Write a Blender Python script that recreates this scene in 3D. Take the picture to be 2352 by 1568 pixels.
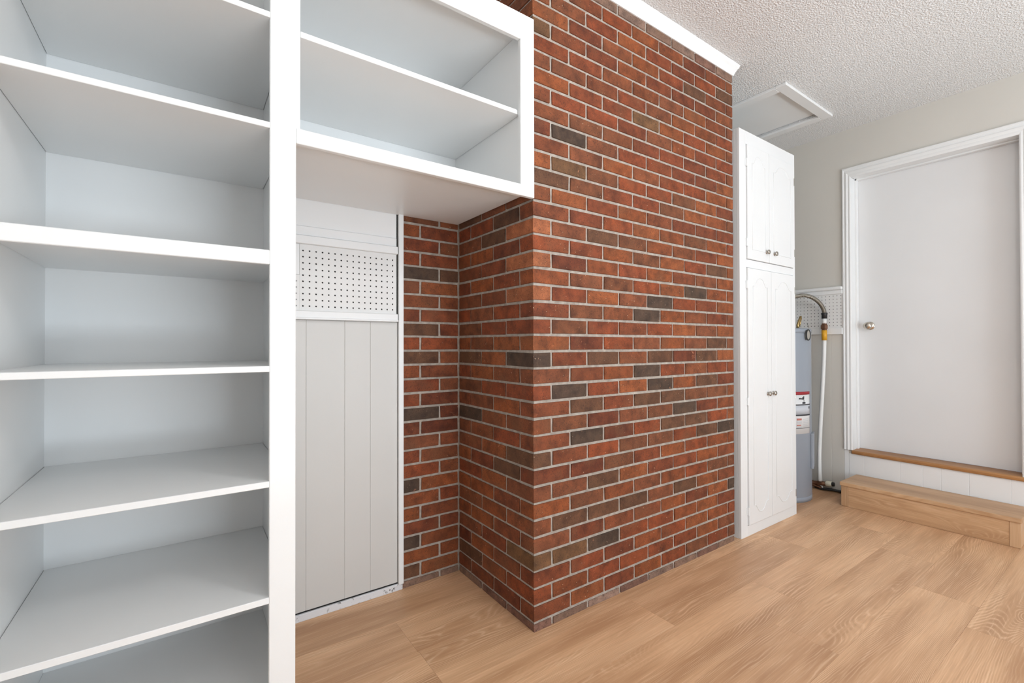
import bpy, bmesh, math, random
from mathutils import Vector, Matrix

random.seed(7)
for o in list(bpy.data.objects):
    bpy.data.objects.remove(o, do_unlink=True)
SC = bpy.context.scene
COL = SC.collection

# ------------------------------------------------------------------ camera
IMG_W, IMG_H = 2352, 1568
F_PX = 1055.19
CAM = Vector((-1.1281, -1.4522, 1.1450))
PITCH, ROLL, YAW = math.radians(0.438), math.radians(-0.118), math.radians(35.176)
fwd0 = Vector((math.sin(YAW), math.cos(YAW), 0)); rgt0 = Vector((math.cos(YAW), -math.sin(YAW), 0)); up0 = Vector((0, 0, 1))
FWD = fwd0 * math.cos(PITCH) + up0 * math.sin(PITCH)
UP1 = up0 * math.cos(PITCH) - fwd0 * math.sin(PITCH)
RGT = rgt0 * math.cos(ROLL) + UP1 * math.sin(ROLL)
UPV = UP1 * math.cos(ROLL) - rgt0 * math.sin(ROLL)
cam = bpy.data.cameras.new('camera'); cam_o = bpy.data.objects.new('camera', cam); COL.objects.link(cam_o)
cam.sensor_fit = 'HORIZONTAL'; cam.sensor_width = 36.0; cam.lens = F_PX * 36.0 / IMG_W
cam.clip_start = 0.02; cam.clip_end = 60
m = Matrix.Identity(4)
for i in range(3):
    m[i][0] = RGT[i]; m[i][1] = UPV[i]; m[i][2] = -FWD[i]; m[i][3] = CAM[i]
cam_o.matrix_world = m
SC.camera = cam_o

def ray(u, v):
    return RGT * ((u - IMG_W / 2) / F_PX) - UPV * ((v - IMG_H / 2) / F_PX) + FWD
def un(u, v, axis, val):                      # pixel -> point on an axis plane
    d = ray(u, v); t = (val - CAM[axis]) / d[axis]
    return CAM + d * t
def unplane(u, v, p, n):                      # pixel -> point on a plane
    d = ray(u, v); t = (p - CAM).dot(n) / d.dot(n)
    return CAM + d * t

# ------------------------------------------------------------------ world, lights, exposure
SC.view_settings.view_transform = 'Standard'; SC.view_settings.look = 'None'
SC.view_settings.gamma = 1.0; SC.view_settings.exposure = -0.03; SC.view_settings.use_curve_mapping = False
wd = bpy.data.worlds.new('sky'); SC.world = wd; wd.use_nodes = True
bg = wd.node_tree.nodes['Background']; bg.inputs[0].default_value = (0.80, 0.88, 1.0, 1); bg.inputs[1].default_value = 1.0

REAR_Y, LEFT_X = -4.2, -1.62
WIN = (-0.7, 2.3, 0.10, 2.30)                  # window in the wall behind the camera: x0 x1 z0 z1
P_WIN, P_UPFILL, P_A, P_B = 60.0, 240.0, 34.0, 14.0
def area(name, loc, size, size_y, power, color, rot):
    l = bpy.data.lights.new(name, 'AREA'); l.shape = 'RECTANGLE'; l.size = size; l.size_y = size_y
    l.energy = power; l.color = color
    o = bpy.data.objects.new(name, l); COL.objects.link(o); o.location = loc; o.rotation_euler = rot
    return o
area('window_daylight', ((WIN[0] + WIN[1]) / 2, REAR_Y - 0.16, (WIN[2] + WIN[3]) / 2), WIN[1] - WIN[0], WIN[3] - WIN[2],
     P_WIN, (0.80, 0.91, 1.0), (math.radians(90), 0, 0))
area('terrace_light', (.8, REAR_Y - 1.1, .03), 3.2, 1.6, P_UPFILL, (0.80, 0.915, 1.0), (math.radians(180 - 25), 0, 0))  # added unseen lamp outside, tilted up to brighten the shelf undersides
LAMP_COL = (0.965, 0.975, 0.985)

# ------------------------------------------------------------------ helpers
def s2l(c):
    c = c / 255.0
    return c / 12.92 if c <= 0.04045 else ((c + 0.055) / 1.055) ** 2.4
def rgb(r, g, b):
    return (s2l(r), s2l(g), s2l(b), 1.0)

class Mat:
    def __init__(self, name, color=(.8, .8, .8, 1), rough=.5, metal=0.0, spec=None):
        self.m = bpy.data.materials.new(name); self.m.use_nodes = True
        self.nt = self.m.node_tree; self.n = self.nt.nodes; self.p = self.n['Principled BSDF']
        self.p.inputs['Base Color'].default_value = color; self.p.inputs['Roughness'].default_value = rough
        self.p.inputs['Metallic'].default_value = metal
        if spec is not None: self.p.inputs['Specular IOR Level'].default_value = spec
    def node(self, t, **kw):
        nd = self.n.new(t)
        for k, v in kw.items():
            if k.startswith('i_'):
                key = k[2:]; key = int(key) if key.isdigit() else key.replace('_', ' ')
                if isinstance(v, bpy.types.NodeSocket): self.nt.links.new(v, nd.inputs[key])
                else: nd.inputs[key].default_value = v
            else: setattr(nd, k, v)
        return nd
    def link(self, a, b): self.nt.links.new(a, b)
    def math(self, op, a, b=None, clamp=False):
        nd = self.n.new('ShaderNodeMath'); nd.operation = op; nd.use_clamp = clamp
        for i, v in enumerate((a, b)):
            if v is None: continue
            if isinstance(v, bpy.types.NodeSocket): self.link(v, nd.inputs[i])
            else: nd.inputs[i].default_value = v
        return nd.outputs[0]
    def mix(self, f, a, b, mode='MIX'):
        nd = self.n.new('ShaderNodeMix'); nd.data_type = 'RGBA'; nd.blend_type = mode
        for sock, v in ((nd.inputs[0], f), (nd.inputs[6], a), (nd.inputs[7], b)):
            if isinstance(v, bpy.types.NodeSocket): self.link(v, sock)
            else: sock.default_value = v
        return nd.outputs[2]
    def ramp(self, f, stops):
        nd = self.n.new('ShaderNodeValToRGB'); cr = nd.color_ramp
        while len(cr.elements) < len(stops): cr.elements.new(0.5)
        for e, (pos, c) in zip(cr.elements, stops):
            e.position = pos; e.color = c if len(c) == 4 else (*c, 1)
        self.link(f, nd.inputs[0]); return nd.outputs[0]
    def scaled(self, vec, s):
        return self.node('ShaderNodeVectorMath', operation='MULTIPLY', i_0=vec, i_1=s).outputs[0]
    def noise(self, vec, scale, detail=2, rough=.5, dist=0):
        return self.node('ShaderNodeTexNoise', i_Vector=vec, i_Scale=scale, i_Detail=detail, i_Roughness=rough, i_Distortion=dist).outputs['Fac']
    def bump(self, h, strength, dist=.01):
        nd = self.node('ShaderNodeBump', i_Strength=strength, i_Distance=dist, i_Height=h)
        self.link(nd.outputs[0], self.p.inputs['Normal'])
    def base(self, c): self.link(c, self.p.inputs['Base Color'])
    def obj(self): return self.node('ShaderNodeTexCoord').outputs['Object']
    def rand(self): return self.node('ShaderNodeObjectInfo').outputs['Random']
    def randvec(self, k):
        r = self.math('MULTIPLY', self.rand(), k)
        c = self.node('ShaderNodeCombineXYZ', i_0=r, i_1=r, i_2=r).outputs[0]
        return self.node('ShaderNodeVectorMath', operation='ADD', i_0=self.obj(), i_1=c).outputs[0]

def bw(v): return (v, v, v, 1)

def paint(name, col, rough=.38, bump=.04, scale=60):
    M = Mat(name, col, rough)
    v = M.obj()
    n = M.noise(v, scale, 3)
    M.bump(n, bump, .004)
    n2 = M.noise(v, 2.3, 2)
    M.base(M.mix(M.ramp(n2, [(.3, bw(0)), (.7, bw(1))]), tuple(c * .965 for c in col[:3]) + (1,), col))
    return M.m

MAT = {}
MAT['white'] = paint('white_semigloss_paint', (.92, .92, .91, 1), .34)
MAT['cab_white'] = paint('white_cabinet_paint', (.82, .82, .815, 1), .42)
MAT['trim_white'] = paint('white_trim_paint', (.87, .87, .86, 1), .36)
MAT['panel'] = paint('pale_greige_panel_paint', (.66, .64, .61, 1), .42)
MAT['panel_white'] = paint('white_panel_paint', (.89, .885, .875, 1), .42)
MAT['wall'] = paint('beige_wall_paint', (.67, .64, .585, 1), .55)
MAT['wall_white'] = paint('plain_white_wall_paint', (.89, .89, .88, 1), .6)
MAT['door'] = paint('white_door_paint', (.82, .815, .81, 1), .36)
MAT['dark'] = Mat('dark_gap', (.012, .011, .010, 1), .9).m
MAT['black'] = Mat('black_plastic', (.02, .02, .02, 1), .5).m

def scuffed():
    M = Mat('scuffed_white_paint', (.75, .75, .76, 1), .5)
    v = M.obj()
    n = M.noise(v, 55, 5, .7); k = M.ramp(n, [(.56, bw(0)), (.62, bw(1))])
    n2 = M.noise(v, 9, 2); k2 = M.ramp(n2, [(.36, bw(0)), (.5, bw(1))])
    f = M.math('MULTIPLY', k, k2)
    M.base(M.mix(f, (.74, .74, .76, 1), (.10, .09, .085, 1))); M.bump(n, .25, .004)
    return M.m
MAT['scuffed'] = scuffed()

def ceiling_mat():
    M = Mat('textured_ceiling', (.86, .855, .845, 1), .9, spec=.1)
    v = M.obj()
    a = M.noise(v, 120, 3, .55); b = M.node('ShaderNodeTexVoronoi', i_Vector=v, i_Scale=110.0).outputs['Distance']
    h = M.math('SUBTRACT', M.ramp(a, [(.38, bw(0)), (.66, bw(1))]), M.math('MULTIPLY', b, .7))
    M.bump(h, .5, .012)
    return M.m
MAT['ceiling'] = ceiling_mat()

def brick_mat():
    M = Mat('fired_clay_brick', (.4, .12, .05, 1), .72, spec=.35)
    oc = M.node('ShaderNodeObjectInfo').outputs['Color']
    v = M.randvec(53.0)
    n1 = M.noise(v, 18, 4, .6)                         # broad flashing
    c = M.mix(M.ramp(n1, [(.28, bw(0)), (.72, bw(1))]), M.mix(1.0, oc, rgb(188, 182, 178), 'MULTIPLY'), M.mix(1.0, oc, (1.38, 1.28, 1.18, 1), 'MULTIPLY'))
    nd_ = M.noise(v, 9, 2)
    c = M.mix(M.ramp(nd_, [(.55, bw(0)), (.72, bw(.45))]), c, rgb(92, 66, 46))
    n2 = M.noise(v, 210, 3, .6)                        # dark pits
    c = M.mix(M.ramp(n2, [(.54, bw(0)), (.70, bw(.8))]), c, rgb(58, 36, 26))
    n3 = M.noise(M.scaled(v, (1, 1, 1)), 120, 2, .5)   # lime specks
    c = M.mix(M.ramp(n3, [(.735, bw(0)), (.76, bw(.75))]), c, rgb(205, 178, 150))
    n4 = M.noise(v, 34, 3, .7, 1.2)                    # pale scuffs
    sc = M.math('MULTIPLY', M.ramp(n4, [(.66, bw(0)), (.72, bw(.55))]), M.ramp(M.noise(v, 7, 1), [(.5, bw(0)), (.62, bw(1))]))
    c = M.mix(sc, c, rgb(205, 140, 105))
    M.base(c)
    h = M.math('SUBTRACT', M.noise(v, 150, 4, .65), M.math('MULTIPLY', M.ramp(n2, [(.60, bw(0)), (.74, bw(1))]), .6))
    M.bump(h, .30, .006)
    return M.m
MAT['brick'] = brick_mat()
def mortar_mat():
    M = Mat('grey_mortar', rgb(176, 164, 152), .9, spec=.15)
    v = M.obj(); n = M.noise(v, 40, 4, .6)
    M.base(M.ramp(n, [(.25, rgb(150, 139, 128)), (.55, rgb(178, 167, 156)), (.8, rgb(198, 189, 178))]))
    M.bump(M.noise(v, 190, 3, .6), .35, .005)
    return M.m
MAT['mortar'] = mortar_mat()

def wood_mat(name, light, dark, line, along='x', rough=.42, linew=.55, scale=1.0, blot=1.0):
    M = Mat(name, light, rough, spec=.4)
    r = M.math('MULTIPLY', M.rand(), 41.0)
    cv = M.node('ShaderNodeCombineXYZ', i_0=r, i_1=M.math('MULTIPLY', r, .37), i_2=M.math('MULTIPLY', r, 1.7)).outputs[0]
    o = M.obj()
    if along == 'y':
        s = M.node('ShaderNodeSeparateXYZ', i_0=o); o = M.node('ShaderNodeCombineXYZ', i_0=s.outputs[1], i_1=s.outputs[2], i_2=s.outputs[0]).outputs[0]
    if along == 'ytop':
        s = M.node('ShaderNodeSeparateXYZ', i_0=o); o = M.node('ShaderNodeCombineXYZ', i_0=s.outputs[1], i_1=s.outputs[0], i_2=s.outputs[2]).outputs[0]
    if along == 'z':
        s = M.node('ShaderNodeSeparateXYZ', i_0=o); o = M.node('ShaderNodeCombineXYZ', i_0=s.outputs[2], i_1=s.outputs[1], i_2=s.outputs[0]).outputs[0]
    v = M.node('ShaderNodeVectorMath', operation='ADD', i_0=o, i_1=cv).outputs[0]
    y = M.node('ShaderNodeSeparateXYZ', i_0=v).outputs[1]
    d1 = M.noise(M.scaled(v, (.62 * scale, 4.6 * scale, 1)), 1.0, 1, .5, .15)      # slow warp: cathedral loops
    d2 = M.noise(M.scaled(v, (3.2 * scale, 16 * scale, 1)), 1.0, 2, .5)
    d3 = M.noise(M.scaled(v, (16, 34, 1)), 1.0, 2, .5)                       # small wobble
    t = M.math('ADD', M.math('MULTIPLY', y, 150 * scale), M.math('ADD', M.math('MULTIPLY', d1, 46.0), M.math('ADD', M.math('MULTIPLY', d2, 3.2), M.math('MULTIPLY', d3, .30))))
    kd = M.node('ShaderNodeTexVoronoi', i_Vector=M.scaled(v, (1.15, 4.4, .001)), i_Scale=1.0, i_Randomness=1.0).outputs['Distance']
    kn = M.math('SUBTRACT', 1.0, M.math('MULTIPLY', kd, 2.4), True)
    kn = M.math('MULTIPLY', kn, kn)
    t = M.math('ADD', t, M.math('MULTIPLY', kn, 20.0))
    w = M.math('SINE', M.math('MULTIPLY', t, 6.283))
    w = M.math('MULTIPLY_ADD', w, .5); M.n[-1].inputs[2].default_value = .5
    lines = M.ramp(w, [(.72, bw(0)), (.99, bw(1))])
    dl = M.ramp(w, [(.02, bw(1)), (.40, bw(0))])
    brk = M.ramp(M.noise(M.scaled(v, (5, 46, 1)), 1.0, 2, .6), [(.36, bw(.1)), (.6, bw(1))])
    lines = M.math('MULTIPLY', lines, brk); dl = M.math('MULTIPLY', dl, brk)
    fib = M.noise(M.scaled(v, (5, 150, 1)), 1.0, 3, .6)
    blotch = M.noise(M.scaled(v, (1.0, 8.5, 1)), 1.0, 3, .55)
    area_ = M.ramp(M.noise(M.scaled(v, (1.2, 6, 3)), 1.0, 1, .5), [(.36, bw(.12)), (.58, bw(1))])
    c = M.mix(M.ramp(blotch, [(.34, bw(blot)), (.62, bw(0))]), light, dark)
    c = M.mix(M.math('MULTIPLY', kn, .75), c, dark)
    c = M.mix(M.math('MULTIPLY', dl, M.math('MULTIPLY', area_, .38)), c, dark)
    c = M.mix(M.math('MULTIPLY', lines, M.math('MULTIPLY', area_, linew)), c, line)
    c = M.mix(M.ramp(fib, [(.3, bw(.30)), (.5, bw(0))]), c, dark)
    c = M.mix(M.ramp(fib, [(.55, bw(0)), (.75, bw(.45))]), c, line)
    hs = M.node('ShaderNodeHueSaturation', i_Color=c)
    mr = M.node('ShaderNodeMapRange', i_0=M.rand(), i_3=.97, i_4=1.03)
    M.link(mr.outputs[0], hs.inputs['Value'])
    M.base(hs.outputs[0])
    M.bump(M.math('ADD', M.math('MULTIPLY', lines, .5), fib), .06, .002)
    return M.m
MAT['floor'] = wood_mat('light_oak_plank', rgb(229, 184, 143), rgb(180, 134, 97), rgb(246, 213, 178), 'x', .42, .50, 1.0, .8)
MAT['step_front'] = wood_mat('oak_step_front', rgb(212, 172, 132), rgb(176, 134, 96), rgb(228, 194, 158), 'y', .45, .45, 1.2)
MAT['step_top'] = wood_mat('oak_step_top', rgb(212, 172, 132), rgb(180, 138, 100), rgb(228, 194, 158), 'ytop', .42, .3, 1.0)
MAT['step_end'] = wood_mat('oak_step_upright', rgb(210, 172, 134), rgb(184, 144, 106), rgb(224, 192, 158), 'z', .45, .2, .8)
MAT['sill'] = wood_mat('oak_sill', rgb(188, 136, 86), rgb(140, 92, 52), rgb(204, 156, 106), 'ytop', .4, .3, 1.0)

MAT['pegboard'] = paint('painted_pegboard', (.84, .83, .81, 1), .55, .25, 420)
MAT['heater'] = paint('blue_grey_enamel', rgb(150, 157, 167), .35, .01)
MAT['nickel'] = Mat('brushed_nickel', (.55, .50, .43, 1), .22, 1.0).m
MAT['pewter'] = Mat('dull_pewter', (.42, .39, .35, 1), .35, 1.0).m
MAT['brass'] = Mat('aged_brass', (.50, .36, .16, 1), .38, 1.0).m
MAT['copper'] = Mat('brown_copper', (.20, .10, .06, 1), .5, .7).m
MAT['pex'] = Mat('white_plastic_pipe', (.82, .82, .80, 1), .4).m
MAT['yellow'] = Mat('yellow_plastic', (.72, .36, .02, 1), .45).m
MAT['cream'] = Mat('cream_plastic', (.72, .68, .55, 1), .5).m
MAT['label'] = Mat('white_label', (.80, .80, .80, 1), .5).m
MAT['label_grey'] = Mat('grey_label', (.58, .60, .64, 1), .5).m
MAT['label_red'] = Mat('red_print', (.35, .02, .03, 1), .5).m
MAT['label_red2'] = Mat('pale_red_print', (.60, .20, .16, 1), .5).m
MAT['ink'] = Mat('black_print', (.03, .03, .035, 1), .6).m
def braid():
    M = Mat('braided_steel', (.33, .31, .27, 1), .38, .85)
    v = M.obj()
    w1 = M.node('ShaderNodeTexWave', i_Vector=v, i_Scale=160.0, bands_direction='DIAGONAL').outputs['Fac']
    M.base(M.ramp(w1, [(.2, rgb(112, 107, 98)), (.8, rgb(168, 162, 150))])); M.bump(w1, .4, .003)
    return M.m
MAT['braid'] = braid()
def emit(name, col, s):
    m_ = bpy.data.materials.new(name); m_.use_nodes = True; nt = m_.node_tree
    nt.nodes.remove(nt.nodes['Principled BSDF']); e = nt.nodes.new('ShaderNodeEmission')
    e.inputs[0].default_value = (*col, 1); e.inputs[1].default_value = s
    nt.links.new(e.outputs[0], nt.nodes['Material Output'].inputs[0]); return m_
MAT['lamp'] = emit('lit_frosted_glass', LAMP_COL, P_A)
MAT['lamp_b'] = emit('lit_frosted_glass_bright', LAMP_COL, P_B)
def pane_mat():
    m_ = bpy.data.materials.new('window_glass'); m_.use_nodes = True; nt = m_.node_tree
    nt.nodes.remove(nt.nodes['Principled BSDF'])
    t = nt.nodes.new('ShaderNodeBsdfTransparent'); g = nt.nodes.new('ShaderNodeBsdfGlossy'); g.inputs['Roughness'].default_value = .02
    x = nt.nodes.new('ShaderNodeMixShader'); x.inputs[0].default_value = .06
    nt.links.new(t.outputs[0], x.inputs[1]); nt.links.new(g.outputs[0], x.inputs[2]); nt.links.new(x.outputs[0], nt.nodes['Material Output'].inputs[0])
    return m_
MAT['glass'] = pane_mat()

def link(me, name, mat, parent=None):
    o = bpy.data.objects.new(name, me); COL.objects.link(o)
    if mat is not None and not me.materials: me.materials.append(MAT[mat])
    if parent is not None: attach(o, parent)
    return o
def attach(o, parent):
    o.parent = parent
    w = Matrix.Identity(4); p = parent; chain = []
    while p is not None: chain.append(p); p = p.parent
    w = Matrix.Translation(chain[-1].location)          # only the root carries a location
    o.matrix_parent_inverse = w.inverted() if parent is chain[-1] else Matrix.Identity(4)
def bm_obj(name, bm, mat, parent=None, smooth=False):
    bmesh.ops.recalc_face_normals(bm, faces=bm.faces)
    me = bpy.data.meshes.new(name); bm.to_mesh(me); bm.free()
    if smooth:
        for p in me.polygons: p.use_smooth = True
    return link(me, name, mat, parent)
def add_box(bm, x0, x1, y0, y1, z0, z1, bev=0.0, seg=1):
    r = bmesh.ops.create_cube(bm, size=1.0)
    vs = r['verts']
    for v in vs:
        v.co = Vector((x0 + (v.co.x + .5) * (x1 - x0), y0 + (v.co.y + .5) * (y1 - y0), z0 + (v.co.z + .5) * (z1 - z0)))
    if bev > 0:
        es = list({e for v in vs for e in v.link_edges})
        bmesh.ops.bevel(bm, geom=es, offset=bev, segments=seg, profile=.6, affect='EDGES')
def box(name, x0, x1, y0, y1, z0, z1, mat, parent=None, bev=0.0015, seg=1):
    bm = bmesh.new(); add_box(bm, min(x0, x1), max(x0, x1), min(y0, y1), max(y0, y1), min(z0, z1), max(z0, z1), bev, seg)
    return bm_obj(name, bm, mat, parent)
def add_lathe(bm, prof, center, axis='z', n=24, a0=0.0, a1=2 * math.pi):
    full = abs(a1 - a0 - 2 * math.pi) < 1e-6
    cnt = n if full else n + 1
    rings = []
    for r, h in prof:
        ring = []
        for i in range(cnt):
            a = a0 + (a1 - a0) * i / n
            c, s = r * math.cos(a), r * math.sin(a)
            co = {'z': (c, s, h), 'x': (h, c, s), 'y': (c, h, s)}[axis]
            ring.append(bm.verts.new(Vector(co) + Vector(center)))
        rings.append(ring)
    for a, b in zip(rings, rings[1:]):
        for i in range(cnt if full else cnt - 1):
            j = (i + 1) % cnt
            try: bm.faces.new((a[i], a[j], b[j], b[i]))
            except ValueError: pass
    if full:
        for ring, (r, h) in ((rings[0], prof[0]), (rings[-1], prof[-1])):
            if r > 1e-6: bm.faces.new(ring)
    bmesh.ops.remove_doubles(bm, verts=bm.verts, dist=1e-6)
def lathe(name, prof, center, mat, parent=None, axis='z', n=24, smooth=True, **kw):
    bm = bmesh.new(); add_lathe(bm, prof, center, axis, n, **kw)
    o = bm_obj(name, bm, mat, parent, smooth)
    return o
def add_tube(bm, pts, r, n=10, caps=True, closed=False):
    pts = [Vector(p) for p in pts]; rings = []; N = len(pts); prev = None
    for i, p in enumerate(pts):
        if closed: t = pts[(i + 1) % N] - pts[i - 1]
        else: t = pts[min(i + 1, N - 1)] - pts[max(i - 1, 0)]
        t.normalize()
        if prev is None:
            a = Vector((0, 0, 1)) if abs(t.z) < .9 else Vector((1, 0, 0))
            prev = t.cross(a).normalized()
        nrm = (prev - t * prev.dot(t)).normalized(); prev = nrm; bi = t.cross(nrm)
        rr = r[i] if isinstance(r, (list, tuple)) else r
        rings.append([bm.verts.new(p + (nrm * math.cos(2 * math.pi * k / n) + bi * math.sin(2 * math.pi * k / n)) * rr) for k in range(n)])
    pairs = list(zip(rings, rings[1:])) + ([(rings[-1], rings[0])] if closed else [])
    for a, b in pairs:
        for k in range(n): bm.faces.new((a[k], a[(k + 1) % n], b[(k + 1) % n], b[k]))
    if caps and not closed: bm.faces.new(rings[0]); bm.faces.new(rings[-1])
def tube(name, pts, r, mat, parent=None, n=10, closed=False):
    bm = bmesh.new(); add_tube(bm, pts, r, n, True, closed)
    return bm_obj(name, bm, mat, parent, True)
def smooth_path(pts, sub=8):
    P = [Vector(p) for p in pts]; out = []
    for i in range(len(P) - 1):
        p0 = P[max(i - 1, 0)]; p1 = P[i]; p2 = P[i + 1]; p3 = P[min(i + 2, len(P) - 1)]
        for k in range(sub):
            t = k / sub
            out.append(.5 * ((2 * p1) + (p2 - p0) * t + (2 * p0 - 5 * p1 + 4 * p2 - p3) * t * t + (3 * p1 - p0 - 3 * p2 + p3) * t ** 3))
    out.append(P[-1]); return out
def prism(name, poly, axis, a0, a1, mat, parent=None, mitre0=0.0, mitre1=0.0):
    """poly: list of (u, v) extruded along axis; mitre shifts the end by k*u"""
    bm = bmesh.new(); rings = []
    for a, k in ((a0, mitre0), (a1, mitre1)):
        ring = []
        for u, v in poly:
            q = a + k * u
            ring.append(bm.verts.new({'x': (q, u, v), 'y': (u, q, v), 'z': (u, v, q)}[axis]))
        rings.append(ring)
    n = len(poly)
    for i in range(n): bm.faces.new((rings[0][i], rings[0][(i + 1) % n], rings[1][(i + 1) % n], rings[1][i]))
    bm.faces.new(rings[0]); bm.faces.new(rings[1])
    return bm_obj(name, bm, mat, parent)
def thing(name, label, cat, loc, group=None):
    o = bpy.data.objects.new(name, None); COL.objects.link(o); o.location = loc; o.empty_display_size = .1
    o['label'] = label; o['category'] = cat
    if group: o['group'] = group
    return o
def struct(o, label, cat=None):
    o['kind'] = 'structure'; o['label'] = label; o['category'] = cat or o.name.split('_')[0]
    return o

# ------------------------------------------------------------------ dimensions (metres)
M = 0.2032; CH = 0.0678; Z0 = 0.0339; JT = 0.0112
D = 0.6197                       # depth of the recess beside the chimney
L = 1.483                        # chimney face length
W = 2.9877                       # end wall plane
CEIL = 2.784
ALC = 0.95                       # back of the recess behind the tall cabinet
XP = -0.3021                     # brick / panelling boundary on the back wall

# ------------------------------------------------------------------ floor planks
def make_floor():
    base = box('floor', LEFT_X - .1, W + .12, REAR_Y - .1, ALC + .1, -.06, -.006, 'dark', None, 0)
    struct(base, 'light oak plank floor running along the brick wall')
    PW, PL, g = 0.2286, 1.219, 0.0002
    top = -.068 + PW * 5
    phase = {0: .799, 1: .497, 2: 1.105, 3: .84, 4: 1.688, 5: 1.453, -1: -.424, -2: .25, -3: .9, -4: .1}
    rows = int((top - REAR_Y) / PW) + 2
    for r in range(rows):
        y1 = top - r * PW; y0 = y1 - PW
        idx = round((-.068 + PW - y1) / PW)          # row 0 spans -.068 .. .1606
        if idx < -4: idx_ph = None
        ph = phase.get(idx, random.uniform(0, PL))
        x = ph - math.ceil((ph - (LEFT_X - .05)) / PL) * PL
        while x < W + .05:
            xa, xb = max(x, LEFT_X), min(x + PL, W)
            ya, yb = max(y0, REAR_Y), min(y1, ALC)
            if xb - xa > .02 and yb - ya > .02:
                box('floor_plank', xa + g, xb - g, ya + g, yb - g, -.006, 0, 'floor', base, .0004)
            x += PL
make_floor()

# ------------------------------------------------------------------ ceiling with the hatch opening
HX0, HX1, HY0, HY1 = 1.975, 2.555, -.045, .66
def make_ceiling():
    bm = bmesh.new()
    xs = [LEFT_X - .1, HX0, HX1, W + .15]; ys = [REAR_Y - .2, HY0, HY1, ALC + .1]
    for z in (CEIL, CEIL + .09):
        g = [[bm.verts.new((x, y, z)) for y in ys] for x in xs]
        for i in range(3):
            for j in range(3):
                if i == 1 and j == 1: continue
                bm.faces.new((g[i][j], g[i + 1][j], g[i + 1][j + 1], g[i][j + 1]))
        if z == CEIL: g0 = g
    for (a, b) in (((1, 1), (2, 1)), ((2, 1), (2, 2)), ((2, 2), (1, 2)), ((1, 2), (1, 1))):
        bm.faces.new((g0[a[0]][a[1]], g0[b[0]][b[1]], g[b[0]][b[1]], g[a[0]][a[1]]))
    o = bm_obj('ceiling', bm, 'ceiling'); struct(o, 'white stippled ceiling over the whole room')
make_ceiling()

# ------------------------------------------------------------------ brick walls
REDS = [(134, 74, 42), (127, 67, 40), (141, 78, 42), (126, 70, 43), (136, 70, 39), (131, 76, 47), (119, 63, 39), (143, 82, 47), (132, 68, 40), (127, 75, 49)]
DARK, BROWN, MID, DRED, OLIVE = (80, 64, 53), (103, 71, 51), (119, 73, 48), (108, 56, 35), (114, 83, 56)
PALE = (166, 102, 68)
overrides = []          # (plane, point, colour) from marks in the photograph
def mark(ox, oy, s, pts):
    for x, y, c in pts: overrides.append((ox + x / s, oy + y / s, c))
mark(1200, 0, 2.8, [(300, 865, DARK), (795, 800, OLIVE), (1110, 630, BROWN), (300, 1080, OLIVE), (185, 1125, BROWN), (405, 1195, MID), (515, 1120, MID), (1330, 610, BROWN), (125, 175, OLIVE), (960, 1370, MID), (1040, 1270, MID), (410, 815, MID), (1100, 1545, MID), (700, 1550, MID)])
mark(1220, 520, 4.6125, [(760, 130, BROWN), (1080, 180, BROWN), (1735, 195, BROWN), (1230, 370, MID), (1960, 490, BROWN), (400, 380, DRED), (1740, 715, DARK), (1370, 800, DARK), (1235, 940, DARK), (120, 1390, DARK), (760, 1370, BROWN), (1370, 1370, BROWN), (1635, 1370, DRED), (1855, 1375, BROWN), (1965, 1235, BROWN), (400, 1060, MID), (590, 900, MID), (600, 1220, DRED), (930, 610, MID)])
mark(1220, 820, 4.6125, [(1230, 140, DARK), (410, 340, DARK), (1370, 280, DARK), (1855, 235, BROWN), (600, 500, BROWN), (1235, 430, BROWN), (1505, 410, BROWN), (1735, 380, MID), (1970, 340, MID), (1625, 540, DARK), (1370, 550, MID), (410, 700, MID), (775, 640, DRED), (600, 835, DARK), (1510, 700, BROWN), (1755, 640, BROWN), (2060, 720, DARK), (1865, 760, BROWN), (1085, 890, MID), (610, 1170, DRED), (950, 1100, MID), (1970, 1130, MID), (775, 1290, BROWN), (1630, 1350, BROWN), (2115, 1330, DARK), (1380, 860, MID), (120, 1100, BROWN), (935, 770, DRED), (600, 1430, MID), (1090, 1500, BROWN)])
mark(1200, 1000, 3.137, [(595, 320, BROWN), (590, 525, BROWN), (805, 465, DARK), (1170, 355, BROWN), (1400, 195, MID), (1500, 340, DARK), (345, 600, BROWN), (590, 760, DARK), (345, 850, OLIVE), (145, 905, OLIVE), (1255, 770, MID), (1500, 690, MID)])
mark(1150, 480, 3.136, [(300, 115, PALE), (300, 610, PALE), (300, 365, PALE)])
side_marks = []
def smark(ox, oy, s, pts):
    for x, y, c in pts: side_marks.append((ox + x / s, oy + y / s, c))
smark(900, 480, 4.9, [(870, 160, BROWN), (1100, 90, BROWN), (1285, 100, BROWN), (1130, 340, BROWN), (1530, 390, BROWN), (880, 1340, MID)])
smark(900, 780, 4.9, [(880, 190, BROWN), (1440, 205, DARK), (885, 835, DARK), (890, 500, MID), (1450, 1330, BROWN), (1290, 1430, BROWN)])
smark(660, 1100, 3.675, [(2030, 250, DARK), (1540, 620, BROWN), (1500, 470, DRED)])
back_marks = []
def bmark(ox, oy, s, pts):
    for x, y, c in pts: back_marks.append((ox + x / s, oy + y / s, c))
bmark(900, 480, 4.9, [(320, 725, DARK), (645, 765, BROWN), (320, 1350, BROWN), (430, 130, MID)])
bmark(900, 780, 4.9, [(330, 200, BROWN), (325, 835, DARK), (650, 815, DRED), (520, 960, DRED)])
bmark(660, 1100, 3.675, [(1045, 65, DARK), (1050, 550, DARK), (1045, 790, BROWN)])

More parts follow.
